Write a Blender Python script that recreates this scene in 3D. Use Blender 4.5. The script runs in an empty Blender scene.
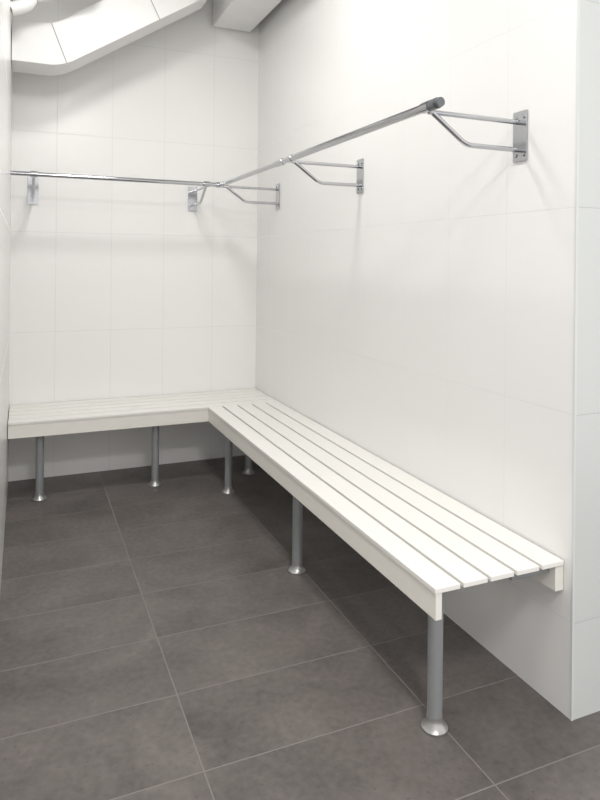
import bpy, bmesh, math
from mathutils import Vector, Matrix
sc=bpy.context.scene
F_PX=648.6; YAW=.4019; PITCH=0.0; ROLL=.0100; CY=262.3; H=1.3105
W=1.46; YC=4.189; D=.452; XL=-.075; YB=1.434; YE=1.406; ZC=3.15
BH=.45

# ------------------------------------------------------------ materials
def newmat(name):
    m=bpy.data.materials.new(name); m.use_nodes=True
    nt=m.node_tree; b=nt.nodes['Principled BSDF']; return m,nt,b
def simple(name,col,rough=.4,metal=0,noise=0.0,nscale=20,bump=0.0):
    m,nt,b=newmat(name)
    b.inputs['Roughness'].default_value=rough; b.inputs['Metallic'].default_value=metal
    tc=nt.nodes.new('ShaderNodeTexCoord'); n=nt.nodes.new('ShaderNodeTexNoise')
    n.inputs['Scale'].default_value=nscale; n.inputs['Detail'].default_value=4
    nt.links.new(tc.outputs['Object'],n.inputs['Vector'])
    mx=nt.nodes.new('ShaderNodeMix'); mx.data_type='RGBA'
    mx.inputs[6].default_value=(*[c*(1-noise) for c in col],1); mx.inputs[7].default_value=(*[min(1,c*(1+noise)) for c in col],1)
    nt.links.new(n.outputs['Fac'],mx.inputs[0]); nt.links.new(mx.outputs[2],b.inputs['Base Color'])
    if bump:
        bp=nt.nodes.new('ShaderNodeBump'); bp.inputs['Strength'].default_value=bump; bp.inputs['Distance'].default_value=.001
        nt.links.new(n.outputs['Fac'],bp.inputs['Height']); nt.links.new(bp.outputs['Normal'],b.inputs['Normal'])
    return m
def math_n(nt,op,a,b=None,c=None):
    n=nt.nodes.new('ShaderNodeMath'); n.operation=op
    for i,v in enumerate((a,b,c)):
        if v is None: continue
        if isinstance(v,(int,float)): n.inputs[i].default_value=v
        else: nt.links.new(v,n.inputs[i])
    return n.outputs[0]
def tri(nt,coord,off,period):
    # distance to nearest grout line (metres)
    s=math_n(nt,'SUBTRACT',coord,off); s=math_n(nt,'DIVIDE',s,period)
    r=math_n(nt,'ROUND',s); d=math_n(nt,'SUBTRACT',s,r); d=math_n(nt,'ABSOLUTE',d)
    cell=math_n(nt,'FLOOR',s)
    return math_n(nt,'MULTIPLY',d,period),cell
def tiles(name,ax_u,off_u,per_u,ax_v,off_v,per_v,base,grout,gw,rough,grough,var,mottle=0,mcol=None,bumpd=.0006):
    m,nt,b=newmat(name)
    tc=nt.nodes.new('ShaderNodeTexCoord'); sp=nt.nodes.new('ShaderNodeSeparateXYZ')
    nt.links.new(tc.outputs['Object'],sp.inputs[0])
    du,cu=tri(nt,sp.outputs[ax_u],off_u,per_u); dv,cv=tri(nt,sp.outputs[ax_v],off_v,per_v)
    dmin=math_n(nt,'MINIMUM',du,dv)
    mr=nt.nodes.new('ShaderNodeMapRange'); mr.inputs[1].default_value=gw*.4; mr.inputs[2].default_value=gw
    nt.links.new(dmin,mr.inputs[0]); tilemask=mr.outputs[0]
    cb=nt.nodes.new('ShaderNodeCombineXYZ'); nt.links.new(cu,cb.inputs[0]); nt.links.new(cv,cb.inputs[1])
    wn=nt.nodes.new('ShaderNodeTexWhiteNoise'); wn.noise_dimensions='2D'; nt.links.new(cb.outputs[0],wn.inputs['Vector'])
    v=nt.nodes.new('ShaderNodeMapRange'); v.inputs[3].default_value=1-var; v.inputs[4].default_value=1+var
    nt.links.new(wn.outputs['Value'],v.inputs[0])
    col=nt.nodes.new('ShaderNodeMix'); col.data_type='RGBA'; col.blend_type='MULTIPLY'; col.inputs[0].default_value=1
    col.inputs[6].default_value=(*base,1)
    cc=nt.nodes.new('ShaderNodeCombineXYZ')
    for i in range(3): nt.links.new(v.outputs[0],cc.inputs[i])
    nt.links.new(cc.outputs[0],col.inputs[7])
    out=col.outputs[2]
    if mottle:
        off=nt.nodes.new('ShaderNodeVectorMath'); off.operation='MULTIPLY_ADD'
        nt.links.new(cb.outputs[0],off.inputs[0]); off.inputs[1].default_value=(3.7,5.1,2.3); nt.links.new(tc.outputs['Object'],off.inputs[2])
        n1=nt.nodes.new('ShaderNodeTexNoise'); n1.inputs['Scale'].default_value=2.8; n1.inputs['Detail'].default_value=10; n1.inputs['Roughness'].default_value=.62; n1.inputs['Distortion'].default_value=.5
        nt.links.new(off.outputs[0],n1.inputs['Vector'])
        n2=nt.nodes.new('ShaderNodeTexNoise'); n2.inputs['Scale'].default_value=45; n2.inputs['Detail'].default_value=7
        nt.links.new(off.outputs[0],n2.inputs['Vector'])
        a=math_n(nt,'SUBTRACT',n1.outputs['Fac'],.5); a=math_n(nt,'MULTIPLY',a,2.3)
        c=math_n(nt,'SUBTRACT',n2.outputs['Fac'],.5); a=math_n(nt,'MULTIPLY_ADD',c,1.0,a)
        a=math_n(nt,'ADD',a,.5); cl=nt.nodes.new('ShaderNodeClamp'); nt.links.new(a,cl.inputs[0])
        mm=nt.nodes.new('ShaderNodeMix'); mm.data_type='RGBA'
        mm.inputs[7].default_value=(*mcol,1); nt.links.new(out,mm.inputs[6])
        fac=math_n(nt,'MULTIPLY',cl.outputs[0],mottle); nt.links.new(fac,mm.inputs[0]); out=mm.outputs[2]
        # small dark pits
        vo=nt.nodes.new('ShaderNodeTexNoise'); vo.inputs['Scale'].default_value=85; vo.inputs['Detail'].default_value=2
        nt.links.new(off.outputs[0],vo.inputs['Vector'])
        pm=nt.nodes.new('ShaderNodeMapRange'); pm.inputs[1].default_value=.65; pm.inputs[2].default_value=.71; pm.inputs[4].default_value=.5
        nt.links.new(vo.outputs['Fac'],pm.inputs[0])
        pk=nt.nodes.new('ShaderNodeMix'); pk.data_type='RGBA'; pk.inputs[7].default_value=(.055,.049,.046,1)
        nt.links.new(out,pk.inputs[6]); nt.links.new(pm.outputs[0],pk.inputs[0]); out=pk.outputs[2]
    fin=nt.nodes.new('ShaderNodeMix'); fin.data_type='RGBA'
    fin.inputs[6].default_value=(*grout,1); nt.links.new(out,fin.inputs[7]); nt.links.new(tilemask,fin.inputs[0])
    nt.links.new(fin.outputs[2],b.inputs['Base Color'])
    rm=nt.nodes.new('ShaderNodeMapRange'); rm.inputs[3].default_value=grough; rm.inputs[4].default_value=rough
    nt.links.new(tilemask,rm.inputs[0]); nt.links.new(rm.outputs[0],b.inputs['Roughness'])
    bp=nt.nodes.new('ShaderNodeBump'); bp.inputs['Strength'].default_value=.6; bp.inputs['Distance'].default_value=bumpd
    hgt=tilemask
    if mottle: hgt=math_n(nt,'MULTIPLY_ADD',n2.outputs['Fac'],.5,tilemask)
    nt.links.new(hgt,bp.inputs['Height']); nt.links.new(bp.outputs['Normal'],b.inputs['Normal'])
    return m
m_wr=tiles('wall_tile_right',1,1.70,.315,2,1.477,.60,(.835,.833,.824),(.71,.71,.70),.0019,.24,.6,.004,bumpd=.0004)  # same tile as back wall; light balance put into its darker base colour
m_wb=tiles('wall_tile_back',0,.50,.325,2,1.477,.60,(.885,.88,.866),(.73,.73,.72),.0021,.24,.6,.004,bumpd=.0004)
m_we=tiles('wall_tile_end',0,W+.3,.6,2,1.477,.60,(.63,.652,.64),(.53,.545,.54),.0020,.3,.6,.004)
m_fl=tiles('floor_tile',0,.437,.665,1,2.265,.32,(.090,.080,.075),(.235,.22,.21),.0026,.45,.8,.09,1.0,(.180,.161,.152),.0008)
m_ceil=simple('ceiling_paint',(.62,.62,.61),.8,0,.03,8)
m_bench=simple('bench_laminate',(.875,.862,.825),.38,0,.01,30)
m_apron=simple('bench_apron_laminate',(.86,.838,.78),.42,0,.015,30)
m_leg=simple('leg_grey_metal',(.33,.34,.35),.42,.3,.04,60)
m_foot=simple('foot_metal',(.46,.46,.45),.3,.7,.04,60)
m_chr=simple('chrome',(.52,.53,.55),.14,1,.02,40)
m_cap=simple('rail_end_cap',(.18,.19,.20),.3,.8,.02,40)
m_duct=simple('duct_white_paint',(.84,.84,.83),.45,0,.02,12)
m_seam=simple('duct_seam',(.35,.35,.35),.6,0,.02,12)
m_pipe=simple('pipe_white',(.84,.84,.83),.35,0,.02,12)
m_trim=simple('edge_trim',(.68,.70,.69),.35,0,.01,12)

# ------------------------------------------------------------ helpers
def finish(bm,name,mat,parent=None,bevel=0,smooth=False):
    me=bpy.data.meshes.new(name); bmesh.ops.recalc_face_normals(bm,faces=bm.faces[:]); bm.to_mesh(me); bm.free()
    for mm in (mat if isinstance(mat,list) else [mat]): me.materials.append(mm)
    o=bpy.data.objects.new(name,me); sc.collection.objects.link(o)
    if smooth:
        for p in me.polygons: p.use_smooth=True
        mo=o.modifiers.new('es','EDGE_SPLIT'); mo.split_angle=math.radians(40)
    if bevel:
        mo=o.modifiers.new('bv','BEVEL'); mo.width=bevel; mo.segments=2; mo.limit_method='ANGLE'
    if parent: o.parent=parent
    return o
def bbox(bm,x0,x1,y0,y1,z0,z1,mi=0):
    vs=[bm.verts.new((x,y,z)) for x in (x0,x1) for y in (y0,y1) for z in (z0,z1)]
    for f in ((0,1,3,2),(4,6,7,5),(0,4,5,1),(2,3,7,6),(0,2,6,4),(1,5,7,3)):
        bm.faces.new([vs[i] for i in f]).material_index=mi
def box(name,x0,x1,y0,y1,z0,z1,mat,parent=None,bevel=0):
    bm=bmesh.new(); bbox(bm,x0,x1,y0,y1,z0,z1); return finish(bm,name,mat,parent,bevel)
def empty(name,loc=(0,0,0)):
    e=bpy.data.objects.new(name,None); e.location=(0,0,0); e.empty_display_size=.1; sc.collection.objects.link(e); return e
def lathe(bm,cx,cy,prof,seg=32,mi=0):
    rings=[[bm.verts.new((cx+r*math.cos(2*math.pi*i/seg),cy+r*math.sin(2*math.pi*i/seg),z)) for i in range(seg)] for r,z in prof]
    for a,b in zip(rings,rings[1:]):
        for i in range(seg): bm.faces.new((a[i],a[(i+1)%seg],b[(i+1)%seg],b[i])).material_index=mi
    bm.faces.new(rings[0]).material_index=mi; bm.faces.new(rings[-1]).material_index=mi
def tube(bm,pts,r,seg=16,fillet=0,mi=0):
    pts=[Vector(p) for p in pts]
    if fillet:
        out=[pts[0]]
        for a,b,c in zip(pts,pts[1:],pts[2:]):
            p=b+(a-b).normalized()*fillet; q=b+(c-b).normalized()*fillet
            for k in range(7):
                t=k/6; out.append((1-t)**2*p+2*t*(1-t)*b+t*t*q)
        out.append(pts[-1]); pts=out
    rings=[]; ref=None
    for i,p in enumerate(pts):
        t=((pts[min(i+1,len(pts)-1)]-p).normalized()+(p-pts[max(i-1,0)]).normalized())
        t.normalize()
        if ref is None: ref=Vector((0,0,1)) if abs(t.z)<.8 else Vector((1,0,0))
        n=(ref-t*ref.dot(t)).normalized(); ref=n; b=t.cross(n)
        rings.append([bm.verts.new(p+r*(n*math.cos(2*math.pi*k/seg)+b*math.sin(2*math.pi*k/seg))) for k in range(seg)])
    for a,b in zip(rings,rings[1:]):
        for k in range(seg): bm.faces.new((a[k],a[(k+1)%seg],b[(k+1)%seg],b[k])).material_index=mi
    bm.faces.new(rings[0]).material_index=mi; bm.faces.new(rings[-1]).material_index=mi

# ------------------------------------------------------------ room shell
box('floor',-2.2,3.2,-2.0,YC+.15,-.1,0,m_fl)
box('ceiling',-2.2,3.2,-2.0,YC+.15,ZC,ZC+.1,m_ceil)
box('wall_back',XL-.15,W,YC,YC+.15,0,ZC,m_wb)
# right wall block: tiled side and end face
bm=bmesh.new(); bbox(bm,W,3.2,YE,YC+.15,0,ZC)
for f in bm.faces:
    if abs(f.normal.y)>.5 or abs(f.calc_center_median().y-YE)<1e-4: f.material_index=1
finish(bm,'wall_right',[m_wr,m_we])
box('wall_left',XL-.12,XL,.35,YC,0,ZC,m_wr)
box('trim_1',W-.0012,W+.006,YE-.0012,YE+.006,0,ZC,m_trim)

# ------------------------------------------------------------ bench
bench=empty('slatted_bench')
g=.011; x0=W-D; x1=W-.006; sw=((x1-x0)-4*g)/5; yj=YC-D
bm=bmesh.new()
for i in range(5):
    a=x0+i*(sw+g); bbox(bm,a,a+sw,YB,yj-.004,BH-.014,BH)
finish(bm,'seat_slats_side',m_bench,bench,.0015)
sw2=((YC-.006-yj)-4*g)/5
bm=bmesh.new()
for i in range(5):
    a=yj+i*(sw2+g); bbox(bm,XL+.004,W-.006,a,a+sw2,BH-.014,BH)
finish(bm,'seat_slats_rear',m_bench,bench,.0015)
zb=BH-.014
box('apron_side',x0+.004,x0+.024,YB+.004,yj+.02,zb-.073,zb,m_apron,bench,.001)
box('apron_rear',XL+.004,x0+.004,yj+.004,yj+.024,zb-.073,zb,m_apron,bench,.001)
box('wall_ledger_side',W-.032,W-.002,YB+.006,YC-.04,zb-.075,zb,m_apron,bench,.001)
box('wall_ledger_rear',XL+.004,W-.034,YC-.032,YC-.002,zb-.075,zb,m_apron,bench,.001)
LX=x0+.070; LY=yj+.078
side_y=[YB+.098,YB+1.10,YB+2.11]
rear_x=[.088,.715,1.29]
bm=bmesh.new()
for y in side_y: bbox(bm,x0+.024,W-.032,y-.015,y+.015,zb-.026,zb-.0005)
bbox(bm,W-.17,W-.034,YB+.03,YB+.045,zb-.03,zb-.001)
for x in rear_x: bbox(bm,x-.015,x+.015,yj+.024,YC-.032,zb-.026,zb-.0005)
finish(bm,'cross_bars',m_leg,bench,.001)
k=0
for (x,y) in [(LX,y) for y in side_y]+[(x,LY) for x in rear_x]:
    k+=1
    bm=bmesh.new()
    lathe(bm,x,y,[(.0215,.035),(.0215,zb-.026)],32)
    lathe(bm,x,y,[(.036,0.0),(.0375,.002),(.0375,.006),(.034,.009),(.023,.024),(.0225,.034),(.0225,.040)],32,1)
    finish(bm,'leg_%d'%k,[m_leg,m_foot],bench,0,True)

# ------------------------------------------------------------ rail
rail=empty('wall_mounted_coat_rail')
RX=1.102; RY=YC-.35; RZ=1.778
bm=bmesh.new()
tube(bm,[(RX,1.60,RZ),(RX,2.84,RZ)],.0138,24)
tube(bm,[(RX,2.84,RZ),(RX,RY,RZ)],.0125,24)
tube(bm,[(RX,2.80,RZ),(RX,2.88,RZ)],.0160,24)
tube(bm,[(XL+.002,RY,RZ),(RX,RY,RZ)],.0125,24)
tube(bm,[(RX-.03,RY,RZ),(RX+.025,RY,RZ)],.0165,24)
tube(bm,[(RX,RY-.05,RZ),(RX,RY+.02,RZ)],.0165,24)
finish(bm,'rail_tubes',m_chr,rail,0,True)
bm=bmesh.new()
tube(bm,[(RX,1.565,RZ),(RX,1.580,RZ)],.0140,24)
tube(bm,[(RX,1.580,RZ),(RX,1.612,RZ)],.0165,24)
finish(bm,'rail_end_cap',m_cap,rail,0,True)
def bracket(kind,c,idx):
    bm=bmesh.new()
    # local: u along wall, d out from wall
    P=(lambda u,d,z:(W-d,c+u,z)) if kind=='s' else (lambda u,d,z:(c+u,YC-d,z))
    o=W-RX
    a=P(-.03,.001,1.64); b=P(.03,.007,1.80)
    bbox(bm,min(a[0],b[0]),max(a[0],b[0]),min(a[1],b[1]),max(a[1],b[1]),1.64,1.80)
    for u in (-.017,.017):
        for z in (1.66,1.78):
            tube(bm,[P(u,.006,z),P(u,.011,z)],.006,12)
    tube(bm,[P(0,.006,1.764),P(0,o-.006,1.764)],.008,16)
    tube(bm,[P(0,.006,1.676),P(0,.215,1.676),P(0,o-.02,1.763)],.008,16,.025)
    tube(bm,[P(-.018,o,RZ),P(.018,o,RZ)],.0170,20)
    finish(bm,'bracket_%d'%idx,m_chr,rail,0,True)
for i,(k_,c) in enumerate([('s',1.635),('s',2.71),('s',3.79),('r',.044),('r',1.01)]): bracket(k_,c,i+1)

# ------------------------------------------------------------ ceiling services
# sloped rectangular duct against the back wall
bm=bmesh.new()
y0,y1=3.74,3.97
def cs(p0,p1,p2,t): return tuple((1-t)**2*a+2*t*(1-t)*b+t*t*c for a,b,c in zip(p0,p1,p2))
pl=[(XL+.003,2.36,2.57)]+[cs((.12,2.36,2.585),(.19,2.365,2.61),(.25,2.405,2.665),t/6) for t in range(7)]+[(1.0,2.885,ZC-.002)]
rings=[[bm.verts.new(p) for p in ((x,y0,b),(x,y1,b),(x,y1,t),(x,y0,t))] for x,b,t in pl]
for a,b in zip(rings,rings[1:]):
    for i in range(4): bm.faces.new((a[i],a[(i+1)%4],b[(i+1)%4],b[i]))
bm.faces.new(rings[0]); bm.faces.new(rings[-1])
duct=empty('ventilation_duct')
finish(bm,'duct_body',m_duct,duct,.003)
def zat(x,k):
    for a,b in zip(pl,pl[1:]):
        if a[0]<=x<=b[0]: return a[k]+(x-a[0])/(b[0]-a[0])*(b[k]-a[k])
def seam(xb,xt,n):
    bm=bmesh.new(); zb_=zat(xb,1); zt_=zat(xt,2)
    lo=[(xb,y0-.0015,zb_),(xb+.005,y0-.0015,zb_),(xt+.005,y0-.0015,zt_),(xt,y0-.0015,zt_)]
    f=bm.faces.new([bm.verts.new(p) for p in lo]); r=bmesh.ops.extrude_face_region(bm,geom=[f])
    bmesh.ops.translate(bm,vec=(0,.004,0),verts=[v for v in r['geom'] if isinstance(v,bmesh.types.BMVert)])
    finish(bm,'duct_seam_%d'%n,m_seam,duct)
seam(.20,.12,1)
seam(.70,.60,2)
# box duct beside the right wall
box('ceiling_box_duct',1.13,W-.07,2.2,YC-.02,2.86,ZC-.002,m_duct,None,.004)
# pipes
pp=empty('water_pipe')
bm=bmesh.new()
tube(bm,[(.02,3.55,ZC-.002),(.02,3.55,2.60),(XL+.002,3.55,2.56)],.033,20,.05)
tube(bm,[(.02,3.55,2.70),(.02,3.55,2.76)],.040,20)
finish(bm,'vertical_pipe',m_pipe,pp,0,True)
bm=bmesh.new()
tube(bm,[(.045,3.56,2.64),(.36,3.60,2.76),(.36,3.60,ZC-.002)],.022,20,.04)
finish(bm,'branch_pipe',m_pipe,pp,0,True)

# ------------------------------------------------------------ lamps
m_em,nt,b=newmat('lamp_diffuser'); b.inputs['Emission Color'].default_value=(1,.98,.95,1); b.inputs['Emission Strength'].default_value=3
def lamp(name,x,y,sx,sy,power):
    e=empty(name)
    box('housing',x-sx/2-.02,x+sx/2+.02,y-sy/2-.02,y+sy/2+.02,ZC-.05,ZC-.001,m_duct,e,.004)
    box('diffuser',x-sx/2,x+sx/2,y-sy/2,y+sy/2,ZC-.056,ZC-.05,m_em,e)
    l=bpy.data.lights.new(name+'_light','AREA'); l.shape='RECTANGLE'; l.size=sx; l.size_y=sy; l.energy=power; l.color=(1,.98,.95)
    o=bpy.data.objects.new('light',l); o.location=(x,y,ZC-.06); sc.collection.objects.link(o); o.parent=e
lamp('added_fill_lamp',.45,2.6,.34,.34,19.5)
lamp('added_fill_lamp',.40,.70,.45,.45,9.5)
lamp('added_fill_lamp',.40,-.70,.60,.60,58)  # added fill lamp out of view, brightens the lower back wall
w=bpy.data.worlds.new('World'); sc.world=w; w.use_nodes=True
w.node_tree.nodes['Background'].inputs[0].default_value=(1,.988,.978,1); w.node_tree.nodes['Background'].inputs[1].default_value=1.2

# ------------------------------------------------------------ camera
cam=bpy.data.cameras.new('camera'); co=bpy.data.objects.new('camera',cam); sc.collection.objects.link(co)
cam.sensor_fit='HORIZONTAL'; cam.sensor_width=36; cam.lens=F_PX*36/600; cam.shift_y=(CY-400)/600; cam.clip_start=.01
Fv=Vector((math.sin(YAW)*math.cos(PITCH),math.cos(YAW)*math.cos(PITCH),-math.sin(PITCH)))
R=Vector((math.cos(YAW),-math.sin(YAW),0)); U=R.cross(Fv)
R2=math.cos(ROLL)*R+math.sin(ROLL)*U; U2=-math.sin(ROLL)*R+math.cos(ROLL)*U
M=Matrix((R2,U2,-Fv)).transposed().to_4x4(); M.translation=(0,0,H); co.matrix_world=M
sc.camera=co
sc.view_settings.view_transform='Standard'
